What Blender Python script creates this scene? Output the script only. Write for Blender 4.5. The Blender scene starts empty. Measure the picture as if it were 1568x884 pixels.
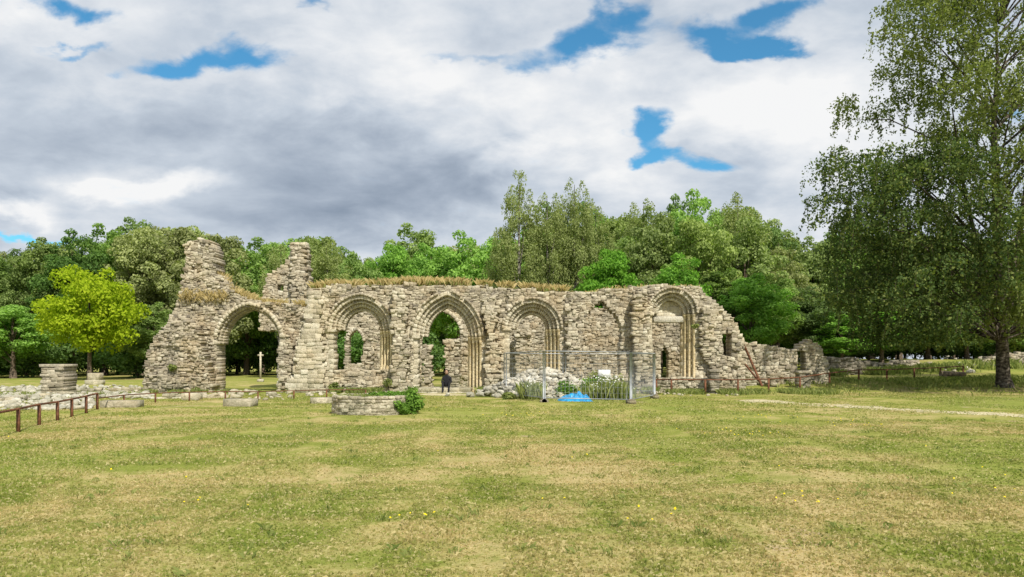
import bpy, math, random
import numpy as np
from mathutils import Vector, noise as mn
F=1141.0; CX=784.0; HY=552.0; CH=1.6
R=random.Random(7); NR=np.random.RandomState(11)
def X(px,Y): return (px-CX)*Y/F
def Z(py,Y): return CH+(HY-py)*Y/F
def sm(a,b,x):
    t=np.clip((x-a)/(b-a),0,1); return t*t*(3-2*t)
def g(x,y):
    return (0.45*sm(9,16,x)*sm(35,42,y)+1.25*sm(20,34,x)*sm(40,60,y)
      +0.04*np.sin(x*.35+1)*np.sin(y*.27)+0.02*np.sin(x*1.1)*np.sin(y*.9+2))
def G(px,py):
    Y=F*CH/(py-HY); x=X(px,Y); return Vector((x,Y,float(g(x,Y))))
col=bpy.context.scene.collection
def empty(name,parent=None):
    o=bpy.data.objects.new(name,None); col.objects.link(o); o.parent=parent; return o
def obj(name,me,mats=(),parent=None,smooth=False):
    o=bpy.data.objects.new(name,me); col.objects.link(o)
    for m in mats:
        if len(me.materials)<len(mats): me.materials.append(m)
    o.parent=parent
    if smooth: me.polygons.foreach_set('use_smooth',[True]*len(me.polygons))
    return o
def npmesh(name,V,FQ,k=4,mi=None):
    V=np.asarray(V,dtype=np.float32).reshape(-1,3); FQ=np.asarray(FQ,dtype=np.int32).reshape(-1,k)
    me=bpy.data.meshes.new(name); me.vertices.add(len(V)); me.vertices.foreach_set('co',V.ravel())
    me.loops.add(FQ.size); me.loops.foreach_set('vertex_index',FQ.ravel())
    me.polygons.add(len(FQ)); me.polygons.foreach_set('loop_start',np.arange(0,FQ.size,k,dtype=np.int32))
    me.polygons.foreach_set('loop_total',np.full(len(FQ),k,dtype=np.int32))
    if mi is not None: me.polygons.foreach_set('material_index',np.asarray(mi,dtype=np.int32))
    me.update(calc_edges=True); return me
# ------------------------------------------------------------ materials
class NT:
    def __init__(s,nt): s.t=nt
    def n(s,ty,ins=None,**kw):
        nd=s.t.nodes.new(ty)
        for k,v in kw.items(): setattr(nd,k,v)
        if ins:
            for k,v in ins.items():
                if isinstance(v,bpy.types.NodeSocket): s.t.links.new(v,nd.inputs[k])
                else: nd.inputs[k].default_value=v
        return nd
    def math(s,op,a,b=0.0,c=0.0,clamp=False): return s.n('ShaderNodeMath',{0:a,1:b,2:c},operation=op,use_clamp=clamp).outputs[0]
    def noise(s,vec,sc,det=4,ro=.55,dist=0): return s.n('ShaderNodeTexNoise',{'Vector':vec,'Scale':sc,'Detail':det,'Roughness':ro,'Distortion':dist}).outputs[0]
    def mr(s,v,a,b,c=0.,d=1.,smooth=True): return s.n('ShaderNodeMapRange',{0:v,1:a,2:b,3:c,4:d},interpolation_type='SMOOTHSTEP' if smooth else 'LINEAR').outputs[0]
    def mix(s,f,a,b,bt='MIX'):
        c4=lambda v: v if isinstance(v,bpy.types.NodeSocket) else (tuple(v)+(1,))[:4]
        return s.n('ShaderNodeMix',{0:f,6:c4(a),7:c4(b)},data_type='RGBA',blend_type=bt).outputs[2]
    def ramp(s,v,stops):
        nd=s.n('ShaderNodeValToRGB',{0:v}); cr=nd.color_ramp
        while len(cr.elements)<len(stops): cr.elements.new(.5)
        for e,(p,c) in zip(cr.elements,stops): e.position=p; e.color=tuple(c)+(1,)
        return nd.outputs[0]
def newmat(name):
    m=bpy.data.materials.new(name); m.use_nodes=True; m.node_tree.nodes.clear(); return m,NT(m.node_tree)
def out(t,sh): t.n('ShaderNodeOutputMaterial',{0:sh})
def simple(name,c,rough=.8,metal=0,var=.3,sc=6,bump=.3,spec=.3):
    m,t=newmat(name); P=t.n('ShaderNodeNewGeometry').outputs['Position']
    f=t.noise(P,sc,3); a=t.mr(f,.3,.7)
    cc=t.mix(a,[x*(1-var) for x in c],[min(1,x*(1+var)) for x in c])
    b=t.n('ShaderNodeBump',{'Strength':bump,'Distance':.02,'Height':f}).outputs[0]
    p=t.n('ShaderNodeBsdfPrincipled',{'Base Color':cc,'Roughness':rough,'Metallic':metal,'Normal':b,'Specular IOR Level':spec})
    out(t,p.outputs[0]); return m
def stone(name,stops,stain=.45,warm=(.50,.38,.22)):
    m,t=newmat(name); ge=t.n('ShaderNodeNewGeometry'); P=ge.outputs['Position']; ri=ge.outputs['Random Per Island']
    c=t.ramp(ri,stops)
    n1=t.noise(P,.55,3,.65); n2=t.noise(P,2.3,4,.7); n3=t.noise(P,13,3,.7)
    c=t.mix(t.mr(n1,.48,.68,0,.5),c,warm)
    c=t.mix(t.mr(n1,.45,.32,0,.45),c,(.26,.24,.20))
    c=t.mix(t.mr(n2,.54,.70,0,stain),c,(.15,.135,.11))
    c=t.mix(t.mr(n2,.48,.32,0,.6),c,(.68,.61,.47))
    c=t.mix(t.mr(n3,.38,.72,0,.5),c,t.mix(1,c,(.5,.47,.43),'MULTIPLY'))
    sp=t.n('ShaderNodeSeparateXYZ',{0:P}).outputs[2]
    c=t.mix(t.math('MULTIPLY',t.mr(sp,.9,0.,0,.4),t.mr(n2,.3,.6)),c,(.16,.17,.09))
    h=t.math('ADD',n3,t.math('MULTIPLY',n2,1.5))
    b=t.n('ShaderNodeBump',{'Strength':.9,'Distance':.06,'Height':h}).outputs[0]
    p=t.n('ShaderNodeBsdfPrincipled',{'Base Color':c,'Roughness':.95,'Normal':b,'Specular IOR Level':.1})
    out(t,p.outputs[0]); return m
M_rub=stone('rubble_masonry',[(0,(.33,.285,.215)),(.3,(.42,.37,.275)),(.6,(.48,.425,.32)),(.88,(.54,.485,.37)),(1,(.66,.60,.475))])
M_pale=stone('pale_limestone',[(0,(.48,.43,.32)),(.4,(.59,.53,.40)),(.8,(.66,.605,.475)),(1,(.72,.67,.54))],.3,(.58,.47,.29))
M_col=stone('honey_limestone',[(0,(.60,.49,.29)),(.5,(.70,.585,.37)),(1,(.75,.65,.43))],.12,(.66,.50,.27))
M_dark=stone('weathered_stone',[(0,(.19,.165,.13)),(.5,(.28,.25,.195)),(1,(.40,.355,.28))],.45)
M_white=stone('chalk_rubble',[(0,(.46,.43,.35)),(.5,(.60,.565,.475)),(1,(.73,.70,.61))],.22,(.54,.48,.36))
M_rust=simple('rusty_steel',(.17,.075,.04),.75,.3,.4,12)
M_galv=simple('galvanised_steel',(.36,.38,.40),.5,.5,.15,5)
M_bark=simple('bark',(.12,.09,.065),.95,0,.5,9,1.)
M_wood=simple('grey_timber',(.22,.17,.12),.85,0,.3,8)
M_wt=simple('white_board',(.75,.76,.76),.5,0,.04)
M_tarp=simple('blue_tarpaulin',(.02,.27,.55),.35,0,.35,9,.8,.5)
M_soil=simple('soil',(.2,.15,.09),1,0,.4,8,1.)
def barkmat(name,a,b,c3):
    m,t=newmat(name); P=t.n('ShaderNodeNewGeometry').outputs['Position']
    mp=t.n('ShaderNodeMapping',{0:P,3:(2.5,2.5,5)}).outputs[0]
    f=t.noise(mp,1.8,4,.7); c=t.ramp(f,[(.38,a),(.52,b),(.66,c3)])
    bp=t.n('ShaderNodeBump',{'Strength':1.,'Distance':.05,'Height':f}).outputs[0]
    out(t,t.n('ShaderNodeBsdfPrincipled',{'Base Color':c,'Roughness':.95,'Normal':bp,'Specular IOR Level':.1}).outputs[0]); return m
M_birch=barkmat('birch_bark',(.05,.045,.035),(.22,.20,.17),(.5,.48,.43))
M_obark=barkmat('old_birch_bark',(.03,.024,.02),(.09,.075,.058),(.22,.195,.16))
def leafmat(name,a,b,tr=.35,oname=True,nsc=.35):
    m,t=newmat(name); ge=t.n('ShaderNodeNewGeometry'); oi=t.n('ShaderNodeObjectInfo').outputs['Random']
    ri=ge.outputs['Random Per Island']
    f=t.math('ADD',t.math('MULTIPLY',ri,.5),t.math('MULTIPLY',t.noise(ge.outputs['Position'],nsc,1),.6))
    c=t.mix(t.mr(f,.2,.85),a,b)
    if oname:
        h=t.n('ShaderNodeHueSaturation',{'Hue':t.math('ADD',.482,t.math('MULTIPLY',oi,.03)),'Saturation':t.math('ADD',.8,t.math('MULTIPLY',oi,.2)),'Value':t.math('ADD',.95,t.math('MULTIPLY',t.math('FRACT',t.math('MULTIPLY',oi,7.3)),.5)),'Color':c}); c=h.outputs[0]
    d=t.n('ShaderNodeBsdfDiffuse',{'Color':c}).outputs[0]
    tc=t.mix(1,c,(1.3,1.5,.55),'MULTIPLY')
    tl=t.n('ShaderNodeBsdfTranslucent',{'Color':tc}).outputs[0]
    out(t,t.n('ShaderNodeMixShader',{0:tr,1:d,2:tl}).outputs[0]); return m
L_dark=leafmat('leaf_dark',(.065,.125,.032),(.155,.26,.06))
L_mid=leafmat('leaf_mid',(.11,.18,.04),(.235,.335,.08))
L_olive=leafmat('leaf_olive',(.15,.195,.058),(.30,.36,.11))
L_fresh=leafmat('leaf_fresh',(.10,.21,.03),(.235,.41,.06))
L_yel=leafmat('leaf_yellowgreen',(.24,.34,.018),(.42,.50,.035),.4,False)
L_bl=leafmat('leaf_birch_light',(.20,.24,.09),(.36,.41,.17),.35,False,.6)
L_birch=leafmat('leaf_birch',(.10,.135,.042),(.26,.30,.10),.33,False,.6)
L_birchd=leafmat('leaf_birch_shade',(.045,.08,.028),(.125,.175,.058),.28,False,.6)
L_ivy=leafmat('leaf_ivy',(.08,.17,.03),(.2,.34,.06),.3,False,3)
L_straw=leafmat('dry_grass',(.38,.29,.13),(.62,.50,.28),.35,False,1.5)
L_weed=leafmat('weeds',(.14,.19,.05),(.35,.37,.14),.35,False,1.2)
L_wfl=simple('white_petals',(.8,.8,.74),.6)
L_yfl=simple('yellow_petals',(.75,.60,.01),.6,0,.1)
def grasscol(t):
    P=t.n('ShaderNodeNewGeometry').outputs['Position']
    a=t.noise(P,.13,3,.6); b=t.noise(P,.6,5,.75,.5); c=t.noise(P,5,2,.6)
    col_=t.mix(t.mr(b,.34,.64),(.245,.275,.060),(.39,.375,.115))
    dry=t.math('ADD',t.math('MULTIPLY',a,.45),t.math('MULTIPLY',b,.55))
    s=t.n('ShaderNodeSeparateXYZ',{0:P}); 
    far=t.mr(s.outputs[1],9,26,.02,-.045)
    col_=t.mix(t.mr(t.math('ADD',dry,far),.44,.61,0,.82),col_,(.56,.43,.235))
    col_=t.mix(t.mr(a,.5,.36,0,.4),col_,(.21,.28,.055))
    col_=t.mix(t.mr(c,.3,.7,0,.3),col_,t.mix(1,col_,(.65,.7,.6),'MULTIPLY'))
    return P,col_,b,c
m,t=newmat('lawn_ground'); P,c,b,c5=grasscol(t)
n40=t.noise(P,38,3,.7); 
c=t.mix(t.mr(n40,.3,.7,0,.5),c,t.mix(1,c,(.6,.6,.5),'MULTIPLY'))
c=t.mix(t.mr(t.noise(P,.5,4,.7,.6),.62,.70,0,.8),c,(.42,.32,.21))
bp=t.n('ShaderNodeBump',{'Strength':.6,'Distance':.04,'Height':n40}).outputs[0]
out(t,t.n('ShaderNodeBsdfDiffuse',{'Color':c,'Normal':bp}).outputs[0]); M_lawn=m
m,t=newmat('grass_blade'); P,c,b,c5=grasscol(t)
ri=t.n('ShaderNodeNewGeometry').outputs['Random Per Island']
c=t.mix(t.mr(ri,.64,.95,0,.75),c,(.68,.58,.34)); c=t.mix(t.mr(ri,.4,.0,0,.5),c,(.19,.29,.05))
d=t.n('ShaderNodeBsdfDiffuse',{'Color':c}).outputs[0]; tl=t.n('ShaderNodeBsdfTranslucent',{'Color':t.mix(1,c,(1.2,1.3,.8),'MULTIPLY')}).outputs[0]
out(t,t.n('ShaderNodeMixShader',{0:.35,1:d,2:tl}).outputs[0]); M_blade=m
M_path=simple('dry_path',(.48,.42,.26),1,0,.2,2.5,.5)
# ------------------------------------------------------------ terrain
xs=np.unique(np.concatenate([np.linspace(-900,-60,22),np.linspace(-60,60,161),np.linspace(60,900,22)]))
ys=np.unique(np.concatenate([np.linspace(-200,0,9),np.linspace(0,80,141),np.linspace(80,1400,30)]))
XX,YY=np.meshgrid(xs,ys); ZZ=g(XX,YY); nx=len(xs); ny=len(ys)
V=np.stack([XX,YY,ZZ],-1).reshape(-1,3); i=np.arange(nx-1)[None,:]+nx*np.arange(ny-1)[:,None]; i=i.ravel()
obj('lawn_ground',npmesh('lawn_ground',V,np.stack([i,i+1,i+nx+1,i+nx],-1)),[M_lawn],smooth=True)
# ------------------------------------------------------------ geometry helpers
def tube(V,Fq,pts,rad,seg=8):
    pts=[Vector(p) for p in pts]; base=len(V)
    for k,p in enumerate(pts):
        d=(pts[min(k+1,len(pts)-1)]-pts[max(k-1,0)]).normalized()
        a=d.cross(Vector((0,0,1)) if abs(d.z)<.9 else Vector((0,1,0))).normalized(); b=d.cross(a)
        for s in range(seg):
            th=2*math.pi*s/seg; V.append(p+(a*math.cos(th)+b*math.sin(th))*rad[k])
    for k in range(len(pts)-1):
        for s in range(seg):
            s2=(s+1)%seg; Fq.append((base+k*seg+s,base+(k+1)*seg+s,base+(k+1)*seg+s2,base+k*seg+s2))
    for kk in (0,len(pts)-1):
        bb=base+kk*seg
        for s in range(1,seg-2,2): Fq.append((bb,bb+s,bb+s+1,bb+s+2) if kk else (bb+s+2,bb+s+1,bb+s,bb))
def boxv(V,Fq,x0,x1,y0,y1,z0,z1):
    b=len(V); 
    for (x,y,z) in [(x0,y0,z0),(x1,y0,z0),(x1,y0,z1),(x0,y0,z1),(x0,y1,z0),(x1,y1,z0),(x1,y1,z1),(x0,y1,z1)]:
        V.append((x,y,z))
    for f in [(0,1,2,3),(5,4,7,6),(4,0,3,7),(1,5,6,2),(3,2,6,7),(4,5,1,0)]: Fq.append(tuple(b+q for q in f))
def cross(poly,z):
    r=[]
    for k in range(len(poly)):
        (x1,z1),(x2,z2)=poly[k],poly[(k+1)%len(poly)]
        if (z1>z)!=(z2>z): r.append(x1+(z-z1)/(z2-z1)*(x2-x1))
    r.sort(); return [(r[k],r[k+1]) for k in range(0,len(r)-1,2)]
def subtract(iv,h):
    o=[]
    for a,b in iv:
        if h[1]<=a or h[0]>=b: o.append((a,b)); continue
        if h[0]>a: o.append((a,h[0]))
        if h[1]<b: o.append((h[1],b))
    return o
def masonry(name,poly,holes,th,xf,mats,matfn=None,rh=(.10,.20),rl=(.11,.33),rough=.021,rag=.07,wave=.07,parent=None,seed=1,und=.12,jit=.03,ch=.022):
    r=random.Random(seed); z0=min(p[1] for p in poly); z1=max(p[1] for p in poly)
    V=[];Q=[];MI=[]; z=z0
    pat=[]
    for a in range(3):
        for s in range(4): pat.append((a*4+s,a*4+(s+1)%4,(a+1)*4+(s+1)%4,(a+1)*4+s))
    pat+=[(12,13,14,15),(3,2,1,0)]
    def stn(u,u2,za,zb,dx):
        cu=(u+u2)/2; zc=(za+zb)/2; L=u2-u; h=zb-za
        nz=mn.noise(Vector((cu*.55,zc*.55,seed*3.1)))+.6*mn.noise(Vector((cu*1.7,zc*1.7,seed)))+.4*mn.noise(Vector((cu*4,zc*4,seed+4)))
        d=-abs(r.gauss(0,rough))-und*nz+dx
        e=.004; c4=[(u-e,za-e),(u2+e,za-e),(u2+e,zb+e),(u-e,zb+e)]
        c4=[(p+r.uniform(-jit,jit),q+r.uniform(-jit,jit)) for p,q in c4]
        base=len(V); chs=ch*r.uniform(.5,1.5); bk=th+r.uniform(-.03,.05)
        for dd,ins in ((bk,chs),(bk-chs,0),(d+chs,0),(d,chs)):
            for k,(p,q) in enumerate(c4):
                p2=p+(cu-p)/max(.001,abs(cu-p))*min(ins,L*.3); q2=q+(zc-q)/max(.001,abs(zc-q))*min(ins,h*.3)
                q2+=wave*mn.noise(Vector((p2*1.2,q2*.8,seed+9.)))*2
                V.append(xf(p2,q2,dd+r.uniform(-.014,.014)))
        for f in pat: Q.append([base+q for q in f])
        MI.extend([matfn(cu,zc,r) if matfn else 0]*len(pat))
    while z<z1:
        h=r.uniform(*rh); zc=z+h*.5; iv=[(a+r.uniform(-rag,rag),b+r.uniform(-rag,rag)) for a,b in cross(poly,zc)]
        for hp in holes:
            for hh in cross(hp,zc): iv=subtract(iv,hh)
        for a,b in iv:
            if b-a<.06: continue
            u=a
            while u<b-1e-4:
                L=r.uniform(*rl)*(1 if r.random()<.8 else 1.35)
                if b-u-L<rl[0]*.7: L=b-u
                dx=0
                if jit>.015 and rough>=.02:
                    q=r.random()
                    if q<.035: dx=.12
                    elif q<.07: dx=-.05
                if jit>.015 and L<.32 and h>.12 and r.random()<.4:
                    f=r.uniform(.35,.65); stn(u,u+L,z,z+h*f,dx); stn(u,u+L,z+h*f,z+h,0)
                else: stn(u,u+L,z,z+h+(r.uniform(0,.06) if jit>.015 and r.random()<.3 else 0),dx)
                u+=L
        z+=h
    return obj(name,npmesh(name,V,Q,4,MI),mats,parent)
def pm(pts,Y): return [(X(a,Y),Z(b,Y)) for a,b in pts]
def archcurve(cx,w,h,zs,off=0,n=14):
    Rr=(w*w+h*h)/(2*w); c=Rr-w; rr=Rr-off; am=math.acos(max(-1,min(1,c/rr)))
    L=[(cx+c-rr*math.cos(a),zs+rr*math.sin(a)) for a in np.linspace(0,am,n)]
    return L+[(2*cx-x,z) for x,z in L[::-1][1:]]
def ring(name,cx,w,h,zs,o0,o1,yf,yb,mat,parent,seed=0,n=13,skip=.0):
    r=random.Random(seed); A=archcurve(cx,w,h,zs,o0,n); B=archcurve(cx,w,h,zs,o1,n); V=[];Q=[]
    for k in range(len(A)-1):
        if r.random()<skip: continue
        a0,a1,b0,b1=[Vector((p[0],0,p[1])) for p in (A[k],A[k+1],B[k],B[k+1])]
        gp=.02; a0,a1=a0.lerp(a1,gp),a1.lerp(a0,gp); b0,b1=b0.lerp(b1,gp),b1.lerp(b0,gp)
        j=r.uniform(-.025,.02); base=len(V)
        for y,ins in ((yb,0),(yf+j+.02,0),(yf+j,.08)):
            cc=(a0+a1+b0+b1)/4
            for p in (b0,b1,a1,a0):
                q=p.lerp(cc,ins); V.append((q.x+r.uniform(-.008,.008),y,q.z+r.uniform(-.008,.008)))
        for a in range(2):
            for s in range(4): Q.append([base+a*4+s,base+a*4+(s+1)%4,base+(a+1)*4+(s+1)%4,base+(a+1)*4+s])
        Q.append([base+8,base+9,base+10,base+11]); Q.append([base+3,base+2,base+1,base])
    obj(name,npmesh(name,V,Q),[mat],parent)
def roll(V,Q,cx,w,h,zs,off,y,rad):
    tube(V,Q,[(p[0],y,p[1]) for p in archcurve(cx,w,h,zs,off,16)],[rad]*31,8)
def lathe(V,Q,cx,cy,prof,seg=10):
    b=len(V)
    for rr,z in prof:
        for s in range(seg):
            a=2*math.pi*s/seg; V.append((cx+rr*math.cos(a),cy+rr*math.sin(a),z))
    for k in range(len(prof)-1):
        for s in range(seg):
            s2=(s+1)%seg; Q.append((b+k*seg+s,b+k*seg+s2,b+(k+1)*seg+s2,b+(k+1)*seg+s))
def rocks(name,pts,mat,parent=None,seed=3):
    r=np.random.RandomState(seed); import bmesh
    bm=bmesh.new(); bmesh.ops.create_icosphere(bm,subdivisions=2,radius=1); bv=np.array([v.co[:] for v in bm.verts]); bf=np.array([[v.index for v in f.verts] for f in bm.faces]); bm.free()
    Vs=[];Fs=[];k=0
    for (x,y,z,s) in pts:
        v=bv*1.; nrm=r.randn(6,3)
        for q in nrm:
            q=q/np.linalg.norm(q); dd=v@q; lim=.45+.25*r.rand(); v=v-np.outer(np.maximum(dd-lim,0),q)
        v=v*np.array([1+.5*r.rand(),.8+.4*r.rand(),.55+.3*r.rand()])*s+r.randn(*v.shape)*s*.025
        a=r.rand()*6.28; c,sn=math.cos(a),math.sin(a); v=v@np.array([[c,sn,0],[-sn,c,0],[0,0,1]])
        Vs.append(v+[x,y,z+s*.25]); Fs.append(bf+k); k+=len(bv)
    return obj(name,npmesh(name,np.concatenate(Vs),np.concatenate(Fs),3),[mat],parent)
def leaves(name,P,N,size,mat,parent=None,asp=.55,droop=0,mats=None,mi=None):
    n=len(P); N=N/np.maximum(1e-6,np.linalg.norm(N,axis=1,keepdims=True)); T=NR.randn(n,3); T[:,2]-=droop
    T-=N*(T*N).sum(1,keepdims=True); T/=np.maximum(1e-6,np.linalg.norm(T,axis=1,keepdims=True)); B=np.cross(N,T)
    s=(size*(.6+.8*NR.rand(n)))[:,None]
    V=np.stack([P+T*s,P+B*s*asp+N*s*.15,P-T*s,P-B*s*asp+N*s*.15],1)
    return npmesh(name,V,np.arange(4*n),4,mi)
def blades(name,pts,h,w,mat,parent=None,lean=.5,mat2=None):
    pts=np.asarray(pts); n=len(pts); a=NR.rand(n)*6.283; hh=(h*(.45+.8*NR.rand(n)))[:,None]
    d=np.stack([np.cos(a),np.sin(a),0*a],1); b=NR.rand(n)*6.283; ln=np.stack([np.cos(b),np.sin(b),0*b],1)*(NR.rand(n)[:,None])*lean*hh
    top=pts+ln+np.array([0,0,1])*hh*np.sqrt(np.maximum(.1,1-lean*lean*.5)); mid=pts+ln*.35+np.array([0,0,.6])*hh
    V=np.stack([pts-d*w,pts+d*w,mid+d*w*.7,top],1)
    me=npmesh(name,V,np.arange(4*n)); 
    return obj(name,me,[mat],parent) if mat else me
# ------------------------------------------------------------ abbey ruin
ruin=empty('abbey_ruin')
Y0=37.0; S=Y0/F
def xfY(Y): return lambda u,z,d:(u,Y+d,z)
arches=[dict(cx=552,w=50,ap=452,sp=505,bot=566,n=4),dict(cx=685,w=54,ap=446,sp=515,bot=606,n=4),dict(cx=815,w=44,ap=458,sp=503,bot=606,n=4),dict(cx=1029,w=37,ap=442,sp=480,bot=590,n=3)]
stepp=5.6
holes=[]
for A in arches:
    cx,w,zs=X(A['cx'],Y0),A['w']*S,Z(A['sp'],Y0); h=(A['sp']-A['ap'])*S
    h=max(h,w*1.001); A.update(mx=cx,mw=w,mz=zs,mh=h)
    c=archcurve(cx,w,h,zs,.06); zb=Z(A['bot'],Y0)
    holes.append([(c[0][0],zb)]+c+[(c[-1][0],zb)])
holes.append(pm([(893,578),(889,530),(893,500),(901,478),(912,468),(924,463),(935,476),(946,486),(953,505),(949,540),(951,578)],Y0))
holes.append(pm([(1108,545),(1106,515),(1113,508),(1120,515),(1120,545)],Y0))
fac=pm([(440,608),(440,585),(449,575),(452,545),(456,520),(463,498),(468,470),(470,443),(500,439),(560,438),(605,436),(622,433),(700,436),(760,440),(800,443),(860,447),(900,448),(935,441),(985,438),(1073,439),(1078,452),(1094,458),(1104,468),(1118,484),(1130,500),(1138,520),(1140,540),(1142,608)],Y0)
def mf(u,z,r):
    px=u/S+CX; py=HY-(z-CH)/S
    p=.1
    if px<503: p=.7
    for A in arches:
        if py>A['sp']-8 and abs(abs(px-A['cx'])-A['w'])<14: p=.7
    if px>965 and py<500 : p=.2
    return 1 if r.random()<p else (2 if r.random()<.10 else 0)
masonry('front_wall',fac,holes,.95,xfY(Y0),[M_rub,M_pale,M_dark],mf,parent=ruin,seed=2)
V=[];Q=[]; VC=[];QC=[]
for k,A in enumerate(arches):
    cx,w,h,zs=A['mx'],A['mw'],A['mh'],A['mz']; st=stepp*S; zb=max(0,Z(A['bot'],Y0))
    ring('hood_mould_%d'%k,cx,w,h,zs,-3*S,.01,Y0-.2,Y0+.5,M_rub,ruin,k,14,.12)
    for i in range(A['n']):
        ring('arch_order_%d_%d'%(k,i),cx,w,h,zs,i*st,(i+1)*st+.02,Y0-.08+i*.19,Y0+.97-.004*i,M_pale if i%2==0 else M_rub,ruin,10*k+i,15,.0)
        roll(V,Q,cx,w,h,zs,(i+.85)*st,Y0-.05+i*.19,.04)
        xc=cx+w-(i+.55)*st; yc=Y0+.04+i*.19; zt=zs-.02
        lathe(VC,QC,xc,yc,[(.12,zb),(.12,zb+.12),(.095,zb+.16),(.11,zb+.2),(.068,zb+.26),(.068,zt-.32),(.09,zt-.3),(.07,zt-.27),(.11,zt-.1),(.125,zt-.08),(.125,zt)])
        e=.0 if i<A['n']-1 else -.05
        masonry('jamb_%d_%d'%(k,i),[(cx+w-(i+1)*st+e,zb),(cx+w-i*st,zb),(cx+w-i*st,zs),(cx+w-(i+1)*st+e,zs)],[],.97-.19*i-.12,xfY(Y0+.12+i*.19),[M_col],None,(.25,.35),(.4,.6),.005,.0,.0,ruin,40+k*5+i,0,.003,.008)
    lw=(1.6 if k!=3 else 1.2)*st
    masonry('left_jamb_%d'%k,[(cx-w,zb),(cx-w+lw,zb),(cx-w+lw,zs),(cx-w,zs)],[],.85,xfY(Y0+.03),[M_pale],None,(.18,.3),(.3,.5),.019,.03,.0,ruin,70+k,0,.01,.015)
    masonry('impost_%d'%k,[(cx-w-.08,zs-.1),(cx-w+lw+.08,zs-.1),(cx-w+lw+.08,zs+.04),(cx-w-.08,zs+.04)],[],1.0,xfY(Y0-.1),[M_pale],None,(.14,.141),(.3,.5),.01,0,0,ruin,80+k,0,.005,.01)
obj('arch_rolls',npmesh('arch_rolls',V,Q),[M_pale],ruin,True); obj('colonnettes',npmesh('colonnettes',VC,QC),[M_col],ruin,True)
A=arches[3]; c=archcurve(A['mx'],A['mw'],A['mh'],A['mz'],stepp*S*2.6)
masonry('tympanum',[(c[0][0],A['mz']-.12)]+c+[(c[-1][0],A['mz']-.12)],[],.3,xfY(Y0+.6),[M_pale],None,(.2,.3),(.3,.5),.01,0,0,ruin,91,0,.01,.015)
masonry('lintel',[(c[0][0]-.1,A['mz']-.42),(c[-1][0],A['mz']-.42),(c[-1][0],A['mz']-.11),(c[0][0]-.1,A['mz']-.11)],[],.5,xfY(Y0+.42),[M_white],None,(.3,.31),(.8,1.),.01,0,0,ruin,92,0,.01,.015)
def butt(name,pts,proud,seed,pale=.5,Y=Y0,th=None):
    masonry(name,pm(pts,Y),[],th or proud+.1,xfY(Y-proud),[M_rub,M_pale],lambda u,z,r:1 if r.random()<pale else 0,(.10,.19),(.13,.34),.045,.10,.05,ruin,seed,.15,.028,.026)
butt('buttress_a',[(600,608),(601,560),(605,520),(600,490),(603,455),(606,442),(622,442),(626,470),(620,500),(628,530),(622,608)],.42,21,.45)
butt('buttress_b',[(742,608),(744,560),(748,520),(741,490),(738,462),(742,452),(758,455),(764,480),(756,505),(766,540),(765,608)],.42,22,.45)
butt('buttress_c',[(866,608),(868,520),(865,470),(874,460),(884,490),(888,540),(890,608)],.2,23,.3)
butt('buttress_d',[(968,606),(970,560),(964,500),(968,455),(985,447),(992,480),(990,530),(1003,560),(1003,606)],.55,24,.2)
butt('buttress_e',[(1083,606),(1088,560),(1074,545),(1070,500),(1074,470),(1086,470),(1090,510),(1104,540),(1118,580),(1120,606)],.3,25,.15)
masonry('corner_quoins',pm([(440,608),(441,578),(452,575),(455,530),(466,500),(470,470),(474,445),(494,447),(492,500),(497,560),(500,608)],Y0),[],.3,xfY(Y0-.16),[M_rub,M_pale],lambda u,z,r:int(r.random()<.9),(.17,.27),(.25,.55),.019,.10,.02,ruin,26,.05,.014,.018)
butt('wall_plinth',[(498,608),(500,590),(560,586),(628,590),(628,608)],.3,27,.3)
butt('wall_plinth_right',[(890,608),(892,578),(960,575),(1085,578),(1085,608)],.25,28,.2)
Y1=38.2; S1=Y1/F
w1=pm([(230,606),(231,570),(240,540),(250,508),(262,482),(273,455),(277,440),(284,400),(283,374),(290,368),(306,367),(322,370),(329,385),(331,415),(342,432),(356,447),(380,456),(400,463),(425,466),(450,466),(472,468),(472,606)],Y1)
ax,aw,az,ah=X(382,Y1),50*S1,Z(527,Y1),50*S1*1.2
c=archcurve(ax,aw,ah,az,.02); masonry('west_wall',w1,[[(c[0][0],0)]+c+[(c[-1][0],0)]],1.1,xfY(Y1),[M_rub,M_pale,M_dark],lambda u,z,r:(1 if r.random()<(.06 if z<6 else .3) else (2 if r.random()<.15 else 0)),parent=ruin,seed=5,rl=(.10,.27),rh=(.085,.17),und=.22)
ring('west_hood',ax,aw,ah,az,-5*S1,.0,Y1-.14,Y1+.4,M_pale,ruin,5,16,.05)
ring('west_arch',ax,aw,ah,az,.0,4*S1,Y1+.06,Y1+1.05,M_rub,ruin,6,18)
ring('west_arch_inner',ax,aw,ah,az,4*S1,6.5*S1,Y1+.35,Y1+1.0,M_rub,ruin,7,18)
masonry('west_buttress',pm([(228,606),(232,560),(240,530),(258,500),(290,488),(312,505),(322,540),(330,575),(336,606)],Y1),[],.9,xfY(Y1-.75),[M_rub,M_dark],lambda u,z,r:int(r.random()<.2),(.08,.17),(.1,.28),.04,.08,.07,ruin,29,.28,.028,.024)
butt('west_jamb',[(428,606),(428,575),(431,530),(434,515),(446,512),(452,545),(452,606)],.3,31,.3,Y1)
Y2=42.
masonry('rear_gable',pm([(396,606),(398,470),(404,442),(410,420),(424,412),(434,404),(440,396),(450,372),(467,372),(472,392),(473,420),(474,606)],Y2),[pm([(424,447),(424,437),(434,437),(434,447)],Y2),pm([(300,610),(300,505),(430,505),(430,610)],Y2)],.7,xfY(Y2),[M_rub,M_pale],lambda u,z,r:1 if r.random()<.5 else 0,parent=ruin,seed=8,rl=(.12,.3))
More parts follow.
